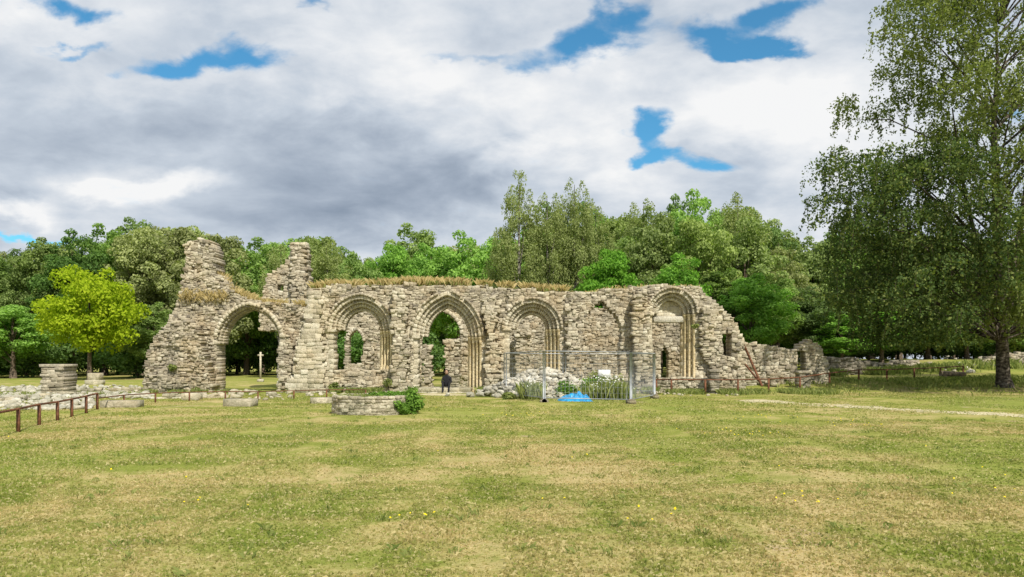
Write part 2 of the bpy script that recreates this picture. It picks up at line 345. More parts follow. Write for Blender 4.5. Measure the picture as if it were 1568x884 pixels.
butt('rear_gable_pier',[(446,470),(448,372),(468,372),(474,470)],.25,33,.5,Y2)
Y3=45.
ha=lambda cx,w,ap,sp,bt,Y:(lambda c:[(c[0][0],Z(bt,Y))]+c+[(c[-1][0],Z(bt,Y))])(archcurve(X(cx,Y),w*Y/F,max((sp-ap),w*1.01)*Y/F,Z(sp,Y)))
hs=[ha(545,11,505,522,560,Y3),ha(675,30,476,512,605,Y3)]
masonry('rear_wall',pm([(526,600),(530,475),(600,462),(700,462),(800,470),(826,478),(845,478),(850,600)],Y3),hs,.6,xfY(Y3),[M_rub,M_pale],lambda u,z,r:1 if r.random()<.4 else 0,parent=ruin,seed=9)
ring('rear_window_ring',X(545,Y3),11*Y3/F,max(17,11.1)*Y3/F,Z(522,Y3),-4*Y3/F,.02,Y3-.08,Y3+.3,M_pale,ruin,9,7)
ring('rear_arch_ring',X(675,Y3),30*Y3/F,36*Y3/F,Z(512,Y3),-5*Y3/F,.02,Y3-.1,Y3+.3,M_pale,ruin,9,9)
butt('rear_pier',[(681,604),(683,575),(681,520),(703,518),(704,575),(706,604)],.4,35,.5,43.5,.9)
butt('rear_side_pier',[(648,604),(649,530),(660,526),(662,560),(664,604)],.4,37,.5,43.,.6)
butt('rear_mid_pier',[(557,570),(557,530),(570,528),(572,570)],.4,38,.6,42.,.6)
Y4=42.5
masonry('rear_room_wall',pm([(884,606),(886,480),(930,468),(1000,472),(1060,466),(1062,606)],Y4),[pm([(1012,606),(1012,540),(1018,528),(1024,540),(1024,606)],Y4)],.7,xfY(Y4),[M_rub,M_pale,M_dark],lambda u,z,r:1 if r.random()<.15 else 0,parent=ruin,seed=12)
butt('rear_pier_b',[(790,604),(790,500),(800,490),(812,500),(814,604)],.3,36,.5,44)
masonry('doorway_step',[(X(640,Y0),-.1),(X(722,Y0),-.1),(X(722,Y0),.24),(X(640,Y0),.24)],[],1.6,xfY(Y0-.75),[M_pale],None,(.16,.18),(.4,.8),.019,.02,0,ruin,93,.02,.01,.02)
Y5=40.
rw=empty('ruined_boundary_wall')
masonry('masonry',pm([(1128,600),(1130,521),(1160,526),(1190,533),(1218,537),(1226,528),(1238,521),(1250,524),(1260,538),(1268,552),(1270,600)],Y5),[pm([(1221,600),(1221,540),(1227,536),(1233,540),(1233,600)],Y5)],.7,xfY(Y5),[M_rub,M_pale],lambda u,z,r:1 if r.random()<.2 else 0,parent=rw,seed=14)
Y6=52.
masonry('far_masonry',pm([(1262,600),(1262,550),(1300,548),(1340,556),(1400,552),(1440,560),(1470,562),(1490,552),(1520,545),(1560,540),(1620,540),(1620,600)],Y6),[pm([(1375,575),(1375,558),(1392,558),(1392,575)],Y6)],.6,xfY(Y6),[M_rub,M_dark],lambda u,z,r:1 if r.random()<.8 else 0,parent=rw,seed=15,rh=(.12,.22),rl=(.2,.45))
for nm,px0,px1,pt,pb,Y,mt in [('stone_pier',63,97,558,606,34,M_rub),('stone_stub',1224,1241,568,590,38,M_dark),('stone_stub',1088,1101,566,590,36,M_dark),('stone_stub',1180,1193,572,590,39,M_dark)]:
    x0,x1=X(px0,Y),X(px1,Y); zt=Z(pt,Y); zg=float(g(x0,Y))-.1
    par=masonry(nm,[(x0,zg),(x1,zg),(x1+.02,zt-.12),(x0,zt-.12)],[],x1-x0,xfY(Y),[mt],None,(.12,.2),(.2,.4),.03,.03,.01,None,int(px0),.03)
    masonry('cap',[(x0-.06,zt-.13),(x1+.06,zt-.13),(x1+.06,zt),(x0-.06,zt)],[],x1-x0+.12,xfY(Y-.06),[mt],None,(.13,.14),(.5,.9),.01,0,0,par,5,0,.01)
# ------------------------------------------------------------ wall-top vegetation
def toppts(poly,pa,pb,Y,n,th,zo=-.05):
    P=[]
    for _ in range(n):
        px=R.uniform(pa,pb); 
        if mn.noise(Vector((px*.06,1,Y)))+.7*mn.noise(Vector((px*.3,2,Y)))<-.12: continue
        x=X(px,Y); zt=None
        for k in range(len(poly)-1):
            if poly[k][0]<=px<=poly[k+1][0]:
                f=(px-poly[k][0])/max(1e-6,poly[k+1][0]-poly[k][0]); zt=Z(poly[k][1]+f*(poly[k+1][1]-poly[k][1]),Y)
        if zt is None: continue
        P.append((x,Y+R.uniform(0.0,th),zt+zo+R.uniform(-.05,.05)))
    return P
tf=[(474,443),(500,439),(560,438),(605,436),(622,433),(700,436),(760,440),(800,443),(860,447),(900,448),(935,441),(985,438),(1073,439)]
blades('wall_top_dry_grass',toppts(tf,478,868,Y0,5500,.95),.48,.010,L_straw,ruin,.8)
blades('wall_top_green',toppts(tf,478,868,Y0,3500,.95),.28,.011,L_weed,ruin,.9)
blades('wall_top_sparse',toppts(tf,868,1073,Y0,700,.9),.2,.010,L_straw,ruin,.9)
tw=[(331,415),(342,432),(356,447),(380,456),(400,463),(425,466),(450,466),(472,468)]
blades('west_top_grass',toppts(tw,333,470,Y1,2000,1.1),.35,.01,L_straw,ruin,.8)
blades('ledge_grass',[(X(R.uniform(278,350),Y1),Y1-R.uniform(-.1,.3),Z(R.gauss(456,4),Y1)) for _ in range(700)],.3,.010,L_straw,ruin,.9)
def clump(name,c,r,n,size,mat,parent=None,flat=1.,sub=8):
    Ps=[];Ns=[]
    for _ in range(sub):
        o=NR.randn(3); o/=np.linalg.norm(o); o=o*np.array([r[0],r[1],r[2]])*.6*NR.rand()**.4; k=n//sub
        d=NR.randn(k,3); d/=np.linalg.norm(d,axis=1,keepdims=True)
        Ps.append(np.array(c)+o+d*np.array(r)*.5*(.55+.45*NR.rand(k,1))); Ns.append(d+NR.randn(k,3)*.6+[0,0,.4])
    me=leaves(name,np.concatenate(Ps),np.concatenate(Ns),size,mat); return obj(name,me,[mat],parent)
for (a,b,q) in [(262,562,.35),(300,600,.4),(515,590,.3),(597,585,.3),(1060,500,.25),(640,596,.25)]:
    clump('ledge_plant',(X(a,Y1-1),Y0-.45 if a>400 else Y1-.9,Z(b,Y0)),(q,q*.6,q*.7),260,.05,L_weed,ruin)
def basepts(pa,pb,Y,n,w=.5):
    P=[]
    for _ in range(n):
        px=R.uniform(pa,pb); 
        if mn.noise(Vector((px*.05,5,Y)))<-.1: continue
        y=Y-abs(R.gauss(0,w)); x=X(px,Y); P.append((x,y,float(g(x,y))-.02))
    return P
wb=empty('wall_base_weeds')
blades('weeds_a',basepts(500,640,Y0-.3,3500),.32,.014,L_weed,wb,.8)
blades('weeds_b',basepts(1000,1270,Y0-.5,5000,.8),.28,.014,L_weed,wb,.8)
blades('weeds_c',basepts(230,450,Y1-.9,2500,.5),.25,.014,L_weed,wb,.8)
blades('weeds_d',basepts(0,230,36,6000,2.5),.18,.014,L_weed,wb,.8)
blades('weeds_e',basepts(1130,1600,44,7000,3.5),.28,.02,L_weed,wb,.8)
blades('weeds_f',basepts(730,1000,Y0-.2,3500,.9),.4,.016,L_weed,wb,.8)
blades('weeds_g',basepts(1265,1620,51.8,6000,1.2),.6,.022,L_weed,wb,.7)
# ------------------------------------------------------------ rubble piles
def pile(pa,pb,ya,yb,n,s0,s1):
    P=[]
    for _ in range(n):
        p=G(R.uniform(pa,pb),R.uniform(ya,yb)); s=R.uniform(s0,s1)*R.uniform(.5,1); P.append((p.x,p.y,p.z,s))
    return P
pts=[]
cxp,cyp=X(833,33),33.0
for _ in range(1000):
    a=R.gauss(0,1.0); b=R.gauss(0,.75); h=max(0,1.2*math.exp(-(a*a*.32+b*b*.8)))
    pts.append((cxp+a*1.25,cyp+b,float(h*R.uniform(.55,1.0)),R.uniform(.07,.2)))
rocks('rubble_pile',pts,M_white,None,4)
pts=pile(730,800,598,606,60,.08,.2)+pile(470,640,600,607,110,.06,.18)+pile(300,450,600,612,60,.1,.3)+pile(1000,1130,593,606,90,.05,.2)
rocks('fallen_stones',pts,M_pale,None,6)
pts=pile(0,235,592,612,420,.08,.26)+pile(0,140,604,628,260,.08,.26)+pile(1440,1530,578,590,30,.15,.45)
rocks('scattered_foundation_stones',pts,M_white,None,8)
def linewall(name,p0,p1,h,th,mat,seed):
    p0,p1=Vector(p0),Vector(p1); d=p1-p0; L=d.length; d.normalize(); n=Vector((-d.y,d.x,0))
    def xf(u,z,dd): q=p0+d*u+n*dd; return (q.x,q.y,z+float(g(q.x,q.y))-.08)
    nn=int(L/.8)+2; top=[(L*k/(nn-1),h*(.4+.6*abs(mn.noise(Vector((k*.6,seed,0))))*2.2)) for k in range(nn)]
    return masonry(name,[(0,0)]+top+[(L,0)],[],th,xf,[mat,M_rub],lambda u,z,r:int(r.random()<.4),(.09,.16),(.15,.4),.04,.05,.02,None,seed,.08)
linewall('low_foundation_wall',G(-60,622),G(135,606),.33,.7,M_pale,51)
linewall('low_foundation_wall',G(-40,604),G(232,600),.33,.6,M_pale,52)
linewall('low_foundation_wall',G(236,612),G(350,610),.28,.7,M_pale,53)
def slab(name,px,py,w,d,h,ang,mat=M_pale):
    p=G(px,py); c,s=math.cos(ang),math.sin(ang)
    masonry(name,[(-w/2,-.05),(w/2,-.05),(w/2*.9,h),(-w/2*.8,h)],[],d,lambda u,z,dd:(p.x+u*c-dd*s,p.y+u*s+dd*c,p.z+z),[mat],None,(h+.05,h+.06),(w,w*1.1),.01,.0,.0,None,int(px),0,.012,.04)
slab('fallen_stone_slab',180,625,1.3,.7,.22,.1,M_rub); slab('fallen_stone_slab',142,589,1.1,.8,.3,.2); slab('fallen_stone_slab',362,622,1.1,.6,.25,-.1,M_rub); slab('fallen_stone_slab',290,614,.7,.6,.28,.1); slab('fallen_stone_slab',493,616,.9,.6,.2,.3,M_rub); slab('fallen_stone_slab',140,583,.9,.8,.62,-.2,M_rub)
# ------------------------------------------------------------ well
wc=Vector((X(570,22.6),22.6,0)); rw_=1.17
well=empty('round_stone_well')
masonry('stone_ring',[(0,-.05),(2*math.pi*rw_,-.05),(2*math.pi*rw_,.52),(0,.52)],[],.38,lambda u,z,d:(wc.x+(rw_-d)*math.sin(u/rw_),wc.y-(rw_-d)*math.cos(u/rw_),z),[M_rub,M_pale],lambda u,z,r:int(r.random()<.25),(.06,.10),(.10,.24),.019,0,0,well,61,.03,.014,.012)
V=[(wc.x,wc.y,.46)]+[(wc.x+.85*math.cos(a),wc.y+.85*math.sin(a),.42) for a in np.linspace(0,2*math.pi,25)[:-1]]
me=bpy.data.meshes.new('soil_fill'); me.from_pydata(V,[],[(0,1+k,1+(k+1)%24) for k in range(24)]); obj('soil_fill',me,[M_soil],well)
P=[]; 
for _ in range(1800):
    a=R.uniform(0,6.28); rr=1.1*math.sqrt(R.random()); P.append((wc.x+rr*math.cos(a),wc.y+rr*math.sin(a),.44))
blades('well_weeds',P,.16,.010,L_weed,well,.9)
clump('ivy',(wc.x+1.2,wc.y-.25,.32),(.42,.5,.5),3000,.04,L_ivy,well,1,18)
clump('ivy_top',(wc.x+.55,wc.y-.1,.56),(.75,.5,.14),1700,.04,L_ivy,well,1,14)
clump('ivy_skirt',(wc.x+.95,wc.y-.75,.2),(.3,.3,.3),900,.04,L_ivy,well,1,8)
# ------------------------------------------------------------ railings
def railing(name,pts,h,rad=.035):
    V=[];Q=[]
    for k,p in enumerate(pts):
        boxv(V,Q,p.x-rad,p.x+rad,p.y-rad*.6,p.y+rad*.6,p.z-.1,p.z+h-.004)
    for k in range(len(pts)-1):
        tube(V,Q,[pts[k]+Vector((0,0,h)),pts[k+1]+Vector((0,0,h))],[rad*.8]*2,6)
    return obj(name,npmesh(name,V,Q),[M_rust])
a=[G(28,662),G(60,652),G(88,645),G(110,638),G(132,633),G(149,628)]; a.insert(0,G(-25,680))
railing('metal_railing',a,.52)
a=[G(149,628)]+[G(p,q) for p,q in [(190,621),(238,617),(290,615),(345,613),(395,612),(450,610),(500,609),(560,609)]]
railing('metal_railing',a,.36,rad=.026)
def GZ(px,Y): x=X(px,Y); return Vector((x,Y,float(g(x,Y))))
railing('metal_railing',[GZ(p,q) for p,q in [(1005,36),(1028,35.5),(1080,35.5),(1130,35.5),(1177,36),(1225,37),(1270,39),(1315,41),(1358,42),(1400,43),(1440,44),(1475,45)]],.68,rad=.042)
# ------------------------------------------------------------ construction fence
fence=empty('construction_fence')
def panel(k,p0,p1,h=1.9):
    V=[];Q=[]; p0,p1=Vector(p0),Vector(p1); up=Vector((0,0,1))
    for p in (p0,p1): tube(V,Q,[p+up*.05,p+up*h],[.024]*2,6)
    for z in (.15,h): tube(V,Q,[p0+up*z,p1+up*z],[.02]*2,6)
    n=int((p1-p0).length/.15)
    for i in range(1,n):
        q=p0.lerp(p1,i/n); tube(V,Q,[q+up*.15,q+up*h],[.0034]*2,4)
    for i in range(1,8):
        z=.15+(h-.15)*i/8; tube(V,Q,[p0+up*z,p1+up*z],[.0034]*2,4)
    obj('panel_%d'%k,npmesh('panel',V,Q),[M_galv],fence)
    for p in (p0,p1):
        V=[];Q=[]; boxv(V,Q,p.x-.12,p.x+.12,p.y-.33,p.y+.33,0,.13); boxv(V,Q,p.x-.08,p.x+.08,p.y-.26,p.y+.26,.13,.17); obj('foot',npmesh('foot',V,Q),[M_dark],fence)
f0,f1,f2=GZ(775,32.5),GZ(832,27.8),GZ(965,27.6)
panel(0,f0,f1); panel(1,f1+Vector((.06,0,0)),f2); panel(2,f2+Vector((.06,.05,0)),GZ(1002,31.5)); panel(3,GZ(1003,31.6),GZ(1000,35)); panel(4,GZ(772,32.7),GZ(862,34.8)); panel(5,GZ(866,35),GZ(1000,35.1))
V=[];Q=[]; tube(V,Q,[f2+Vector((0,0,1.4)),f2+Vector((.1,1.6,.05))],[.02]*2,6); obj('stay',npmesh('stay',V,Q),[M_galv],fence)
V=[];Q=[]; Yp=33.1; boxv(V,Q,X(914,Yp),X(932,Yp),Yp-.6,Yp-.58,Z(579,Yp),Z(566,Yp)); boxv(V,Q,X(921,Yp),X(926,Yp),Yp-.57,Yp-.53,0,Z(570,Yp)); obj('notice_sign',npmesh('notice_sign',V,Q),[M_wt])
V=[];Q=[]; n=22; c=GZ(880,28.9)
for j in range(n):
    for i in range(n):
        u=i/(n-1)-.5; v=j/(n-1)-.5; x=c.x+u*1.3+.12*mn.noise(Vector((u*4,v*4,2))); y=c.y+v*1.3
        ed=min(1,(.5-abs(u))*5)*min(1,(.5-abs(v))*4)
        V.append((x,y,.03+ed*(.09+.26*abs(mn.noise(Vector((u*3.5+3,v*3.5,0))))*1.6+.08*abs(mn.noise(Vector((u*11,v*11,0)))))))
for j in range(n-1):
    for i in range(n-1): k=j*n+i; Q.append((k,k+1,k+n+1,k+n))
obj('blue_tarpaulin',npmesh('tarp',V,Q),[M_tarp])
sh=empty('weedy_shrubs')
for (a,Y,r,h) in [(868,31.5,.6,.5),(905,31,.7,.65),(935,30.6,.8,.7),(955,30.4,.5,.4),(885,33,.8,.6),(760,35,.3,.25),(780,30,.35,.2),(912,33.5,.7,.7),(820,31.3,.35,.3),(795,32,.35,.35),(850,32.3,.35,.5)]:
    clump('shrub',(X(a,Y),Y,h*.7),(r,r*.6,h),1400,.05,L_weed if a not in (905,868,885) else L_ivy,sh,1,14)
P=[]
for _ in range(240):
    a=R.choice([(812,30.3,.4),(925,30,1.0),(925,30,1.0),(935,30.,.9)]); P.append((X(a[0],a[1])+R.gauss(0,a[2]*.45),a[1]+R.gauss(0,.3),R.uniform(.4,1.0)))
obj('white_flowers',leaves('white_flowers',np.array(P),NR.randn(len(P),3)+[0,-1,1],.035,None),[L_wfl],sh)
blades('tall_weeds',[(X(R.gauss(928,16),30.2),30.2+R.gauss(0,.3),0) for _ in range(1500)]+[(X(R.gauss(814,8),30.4),30.4+R.gauss(0,.3),0) for _ in range(500)],.7,.011,L_weed,sh,.5)
V=[];Q=[]; tube(V,Q,[(X(1140,38.6),38.7,Z(528,38.6)),(X(1168,37.6),37.7,.3)],[.06,.06],6); tube(V,Q,[(X(1146,38.6),39.3,Z(556,38.6)),(X(1165,37.6),37.9,.55)],[.05,.05],6); tube(V,Q,[(X(1139,38.6),38.8,.2),(X(1139,38.6),38.8,Z(527,38.6))],[.05,.05],6)
obj('timber_prop',npmesh('prop',V,Q),[M_rust])
Yc=56.; V=[];Q=[]; xx=X(399,Yc); boxv(V,Q,xx-.06,xx+.06,Yc-.06,Yc+.06,.1,Z(539,Yc)); boxv(V,Q,xx-.22,xx+.22,Yc-.05,Yc+.05,Z(544,Yc)-.06,Z(544,Yc)+.06); boxv(V,Q,xx-.2,xx+.2,Yc-.2,Yc+.2,-.1,.2); obj('stone_cross',npmesh('cross',V,Q),[M_pale])
V=[];Q=[]; p=GZ(1440,43.5); tube(V,Q,[p+Vector((0,0,.35)),p+Vector((1.5,.1,.3))],[.17,.14],8); boxv(V,Q,p.x+.1,p.x+.3,p.y-.1,p.y+.1,p.z-.1,p.z+.25); boxv(V,Q,p.x+1.1,p.x+1.3,p.y-.1,p.y+.1,p.z-.1,p.z+.2); obj('log_bench',npmesh('log',V,Q),[M_wood])
def strip(name,pts,w,mat,zo=.03):
    V=[];Q=[]; L=[]
    for k in range(len(pts)-1):
        n=max(2,int((pts[k+1]-pts[k]).length/.2))
        for i in range(n): L.append(pts[k].lerp(pts[k+1],i/n))
    L.append(pts[-1])
    for k,p in enumerate(L):
        d=(L[min(k+1,len(L)-1)]-L[max(0,k-1)]); d.z=0; d.normalize(); n=Vector((-d.y,d.x,0)); ww=w*(1+.8*mn.noise(Vector((k*.15,1,0))))
        off=.3*mn.noise(Vector((k*.06,7,0)))
        for s in (-1,-.33,.33,1):
            q=p+n*(off+s*ww*.5+ (R.uniform(-.22,.22) if abs(s)==1 else R.uniform(-.05,.05))); V.append((q.x,q.y,float(g(q.x,q.y))+(zo if abs(s)<1 else .0)))
    for k in range(len(L)-1):
        for s in range(3): b=k*4+s; Q.append((b+1,b,b+4,b+5))
    obj(name,npmesh(name,V,Q),[mat])
strip('worn_path',[G(1150,612),G(1250,618),G(1370,626),G(1480,632),G(1700,644)],1.4,M_path,.022)
strip('gravel_path',[G(655,604),G(690,605),G(735,604)],1.4,M_path)
# ------------------------------------------------------------ person
def person(px,Y,zs):
    E=empty('seated_person'); x=X(px,Y)
    Vv=[(0,0,.12),(0,.02,.34),(0,0,.52),(0,-.01,.64),(0,-.02,.70)]; rad=[.15,.14,.15,.06,.055]; ed=[(0,1),(1,2),(2,3),(3,4)]
    def chain(root,pts,rs):
        pr=root
        for p,r_ in zip(pts,rs): Vv.append(p); rad.append(r_); ed.append((pr,len(Vv)-1)); pr=len(Vv)-1
        return pr
    for s in (-1,1):
        chain(0,[(s*.1,-.05,.12),(s*.16,-.4,.30),(s*.14,-.52,-.12),(s*.15,-.66,-.15)],[.09,.07,.05,.035])
        e=chain(2,[(s*.18,0,.53),(s*.24,-.12,.28),(s*.10,-.36,.34)],[.06,.045,.032])
        for q in range(5):
            o=(q-2)*.018; chain(e,[(s*.08+o,-.42,.335),(s*.08+o,-.45-.004*q,.31)],[.009,.008])
    me=bpy.data.meshes.new('body'); me.from_pydata([(a+x,b+Y,c+zs) for a,b,c in Vv],ed,[]); o=obj('body',me,[simple('dark_clothes',(.012,.012,.016),.8)],E)
    mo=o.modifiers.new('s','SKIN'); 
    for k,v in enumerate(me.skin_vertices[0].data): v.radius=(rad[k],rad[k]*.85); v.use_root=(k==0)
    o.modifiers.new('ss','SUBSURF').levels=1
    V=[];Q=[]; b=(x,Y-.03,zs+.79)
    lathe(V,Q,b[0],b[1],[(.01,b[2]-.12),(.05,b[2]-.11),(.075,b[2]-.04),(.082,b[2]+.03),(.07,b[2]+.09),(.03,b[2]+.12),(.005,b[2]+.125)],12)
    boxv(V,Q,x-.012,x+.012,Y-.14,Y-.1,b[2]-.04,b[2]+.01); obj('head',npmesh('head',V,Q),[simple('skin',(.42,.26,.18),.6)],E,True)
    V=[];Q=[]; lathe(V,Q,b[0],b[1]+.02,[(.06,b[2]-.1),(.088,b[2]-.02),(.094,b[2]+.05),(.08,b[2]+.11),(.03,b[2]+.14),(.004,b[2]+.145)],12); obj('hair',npmesh('hair',V,Q),[simple('hair',(.03,.02,.015),.7)],E,True)
person(684,36.75,.24)
# ------------------------------------------------------------ grass
gr=empty('lawn_grass')
def patch(n,size,h,w,seed):
    xy=(NR.rand(n,2)-.5)*size*1.1; P=np.concatenate([xy,np.full((n,1),-.005)],1)
    return blades('grass_patch',P,h,w,None,None,1.3)
pa=[patch(2600,1,.042,.0024,k) for k in range(4)]; pb=[patch(3600,2,.045,.004,k) for k in range(4)]; pc=[patch(3000,4,.05,.009,k) for k in range(3)]
for m_ in pa+pb+pc: m_.materials.append(M_blade)
def scatter(ms,size,ya,yb):
    y=ya
    while y<yb:
        w=(y+size)*.72+size; x=-math.ceil(w/size)*size
        while x<w:
            o=bpy.data.objects.new('grass_patch',R.choice(ms)); col.objects.link(o); o.parent=gr
            o.location=(x+size/2,y+size/2,float(g(x+size/2,y+size/2))); o.rotation_euler=(0,0,R.choice([0,1,2,3])*math.pi/2); s=R.uniform(.75,1.25); o.scale=(1.02,1.02,s)
            x+=size
        y+=size
scatter(pa,1,3.5,9.5); scatter(pb,2,9.5,19.5); scatter(pc,4,19.5,35.5)
P=[]
for _ in range(350):
    y=R.uniform(5,26); x=R.uniform(-.75,.75)*y
    for k in range(14): P.append((x+R.gauss(0,.04),y+R.gauss(0,.04),float(g(x,y))))
blades('lawn_tufts',P,.08,.003,L_weed,gr,1.)
P=[]
for c in [(640,797,.2,6),(1225,775,.35,10),(1010,797,.25,5),(1130,665,.7,22),(785,635,.5,16),(1245,645,.8,20),(1340,655,.7,14),(1550,748,.5,8),(295,765,.2,3),(860,775,.2,2),(1180,640,.6,10),(1540,640,1,10)]:
    b=G(c[0],c[1])
    for _ in range(c[3]): x=b.x+R.gauss(0,c[2]); y=b.y+R.gauss(0,c[2]*.8); P.append((x,y,float(g(x,y))+R.uniform(.03,.06)))
for _ in range(30):
    y=R.uniform(7.5,30); x=R.uniform(-.7,.7)*y; P.append((x,y,float(g(x,y))+.04))
P=np.array(P); P=np.repeat(P,2,0)
obj('dandelion_flowers',leaves('dandelions',P,NR.randn(len(P),3)*.35+[0,-.5,1],.013,None,asp=.9),[L_yfl])
# ------------------------------------------------------------ trees
def woody(V,Q,base,h,r0,crown_pts,nl=10,seg=7):
    b=Vector(base); tp=[];n=7
    for k in range(n): f=k/(n-1); tp.append(b+Vector((R.gauss(0,.04)*h*.05,R.gauss(0,.03)*h*.05,-.2+(h+.2)*f)))
    rr=[r0*(1-.9*(k/(n-1))**1.0)*(1.35 if k==0 else 1) for k in range(n)]
    tube(V,Q,tp,rr,seg)
    for _ in range(nl):
        e=Vector(R.choice(crown_pts)); f=min(.9,max(.2,(e.z-b.z)/h*.6)); i=f*(n-1); k=int(i); s=tp[k].lerp(tp[min(k+1,n-1)],i-k)
        m_=s.lerp(e,.5)+Vector((0,0,.08*(e-s).length)); r=r0*.38*(1-f*.6); tube(V,Q,[s,s.lerp(m_,.5),m_,e],[r,r*.8,r*.55,r*.12],5)
def treemesh(name,h,rad,zb,nb,nleaf,lsz,lm,bark,top=1.,br=(.16,.34),tr=.85,vs_=.75):
    Ps=[];Ns=[];C=[]; cz=(h+zb)/2; hz=(h-zb)/2
    for _ in range(nb):
        d=NR.randn(3); d/=np.linalg.norm(d); d[2]=d[2]*.9+.1; q=d*(.35+.5*NR.rand()); 
        wd=1-.45*max(0,q[2])*top
        c=np.array([q[0]*rad*wd,q[1]*rad*wd,cz+q[2]*hz]); C.append(c); r=rad*(br[0]+(br[1]-br[0])*NR.rand()); k=int(nleaf/nb*(r/rad/np.mean(br))**2)+5
        dd=NR.randn(k,3); dd/=np.linalg.norm(dd,axis=1,keepdims=True); dd[:,2]=np.abs(dd[:,2])*np.where(NR.rand(k)<.7,1,-1)
        Ps.append(c+dd*r*np.array([1,1,vs_])*(.5+.6*NR.rand(k,1)**.7)); Ns.append(dd*.9+NR.randn(k,3)*.6+[0,0,.3])
    V=[];Q=[]; woody(V,Q,(0,0,0),h*tr,h*.016+.04,[tuple(c) for c in C],nl=14)
    nb_=len(Q); lme=leaves(name,np.concatenate(Ps),np.concatenate(Ns),lsz,None,asp=.65)
    LV=np.empty(len(lme.vertices)*3,dtype=np.float32); lme.vertices.foreach_get('co',LV); LV=LV.reshape(-1,3)
    V=np.array([v[:] for v in V]); Qa=np.array(Q); LQ=np.arange(len(LV)).reshape(-1,4)+len(V)
    me=npmesh(name,np.concatenate([V,LV]),np.concatenate([Qa,LQ]),4,[0]*nb_+[1]*len(LQ)); me.materials.append(bark); me.materials.append(lm); bpy.data.meshes.remove(lme); return me
vs={}
for key,lm in (('dark',L_dark),('mid',L_mid),('olive',L_olive),('fresh',L_fresh)):
    vs[key]=[treemesh('tree_'+key,16,5.,1.6 if k else .8,100,18000,.14,lm,M_bark,br=(.09,.25)) for k in range(2)]
under=[treemesh('understorey_mesh',7,4.,-.6,50,7000,.17,L_dark,M_bark,br=(.2,.36)) for _ in range(2)]
birch=[treemesh('birch_mesh',16,3.0,1.8,170,16000,.078,L_bl,M_birch,.9,(.08,.2),.86,1.3) for _ in range(2)]
wood=empty('woodland')
def put(me,px,Y,topy,wpx=None,parent=wood,name='woodland_tree',h0=16,r0=5.):
    x=X(px,Y); zt=Z(topy,Y); zg=float(g(x,Y)); s=(zt-zg)/h0; sx=s if wpx is None else wpx*Y/F/2/r0
    o=bpy.data.objects.new(name,me); col.objects.link(o); o.parent=parent; o.location=(x,Y,zg); o.scale=(sx,sx,s); o.rotation_euler=(0,0,R.uniform(0,6.28)); return o
prof=[(-200,340),(0,352),(60,350),(105,330),(150,332),(200,314),(240,306),(320,318),(350,338),(400,333),(450,322),(520,326),(560,360),(600,334),(640,326),(700,330),(760,330),(830,295),(900,285),(960,278),(1000,285),(1050,272),(1100,264),(1160,280),(1195,320),(1240,342),(1300,325),(1500,325),(1900,325)]
def top(px):
    return float(np.interp(px,[p[0] for p in prof],[p[1] for p in prof]))
def kind(px):
    if px<130: return R.choice(['dark','mid'])
    if 150<px<330: return R.choice(['olive','olive','mid'])
    if 330<px<560: return R.choice(['olive','olive','fresh'])
    if 560<px<760: return R.choice(['fresh','fresh','mid'])
    if px>1180: return R.choice(['dark','mid'])
    return R.choice(['mid','olive','olive','fresh'])
px=-240
while px<1850:
    put(R.choice(vs[kind(px)]),px,R.uniform(72,82),top(px)+R.uniform(-2,20),R.uniform(105,160)); px+=R.uniform(40,62)
px=-260
while px<1900:
    put(R.choice(vs[R.choice(['dark','mid','olive'])]),px,R.uniform(90,98),top(px)+R.uniform(0,20),R.uniform(110,150)); px+=R.uniform(55,80)
for yy in (84,100):
    px=-350
    while px<1950:
        put(R.choice(under),px,yy+R.uniform(-3,3),R.uniform(470,500),R.uniform(80,110),h0=7,r0=4.); px+=R.uniform(28,44)
for p_,q_,h_ in [(-30,68,470),(20,66,450),(235,68,455),(590,66,450),(760,66,430),(880,60,430),(960,58,400),(1030,58,390),(1110,58,400),(1180,60,410),(1240,60,430),(1290,58,470),(1350,58,465),(1420,60,470),(1480,60,470),(1560,62,480)]:
    put(R.choice(vs[R.choice(['mid','dark','fresh'])]),p_,q_,h_,R.uniform(110,150))
for p_,q_ in [(1285,66),(1330,64),(1375,66),(1420,64),(1465,66),(1510,64),(1560,66),(1240,62),(-10,70),(40,70),(80,72),(210,70),(640,60),(560,62)]:
    put(R.choice(under),p_,q_,500,110,h0=7,r0=4.)
for p_,q_,t_,w_ in [(930,64,330,150),(1000,62,300,130),(1070,60,300,140),(1140,62,300,140),(1190,66,350,120)]:
    put(R.choice(vs['olive']+vs['mid']),p_,q_,t_,w_)
for p_,q_,t_,w_ in [(1045,55,372,140),(935,56,352,120),(1150,55,400,150)]:
    put(R.choice(vs['fresh']),p_,q_,t_,w_)
for p_,q_,t_,w_ in [(795,56,232,92),(838,57,258,85),(880,58,234,80),(768,60,325,70),(912,60,282,90),(855,59,296,90),(1130,66,262,110),(985,66,272,100),(500,66,345,110),(430,68,350,90)]:
    put(R.choice(birch),p_,q_,t_,w_,None,'birch_tree',16,3.)
ym=treemesh('maple_mesh',9.2,4.2,.3,95,18000,.115,L_yel,M_bark,.9,(.12,.26))
put(ym,137,62,390,165,None,'maple_tree',9.2,4.2)
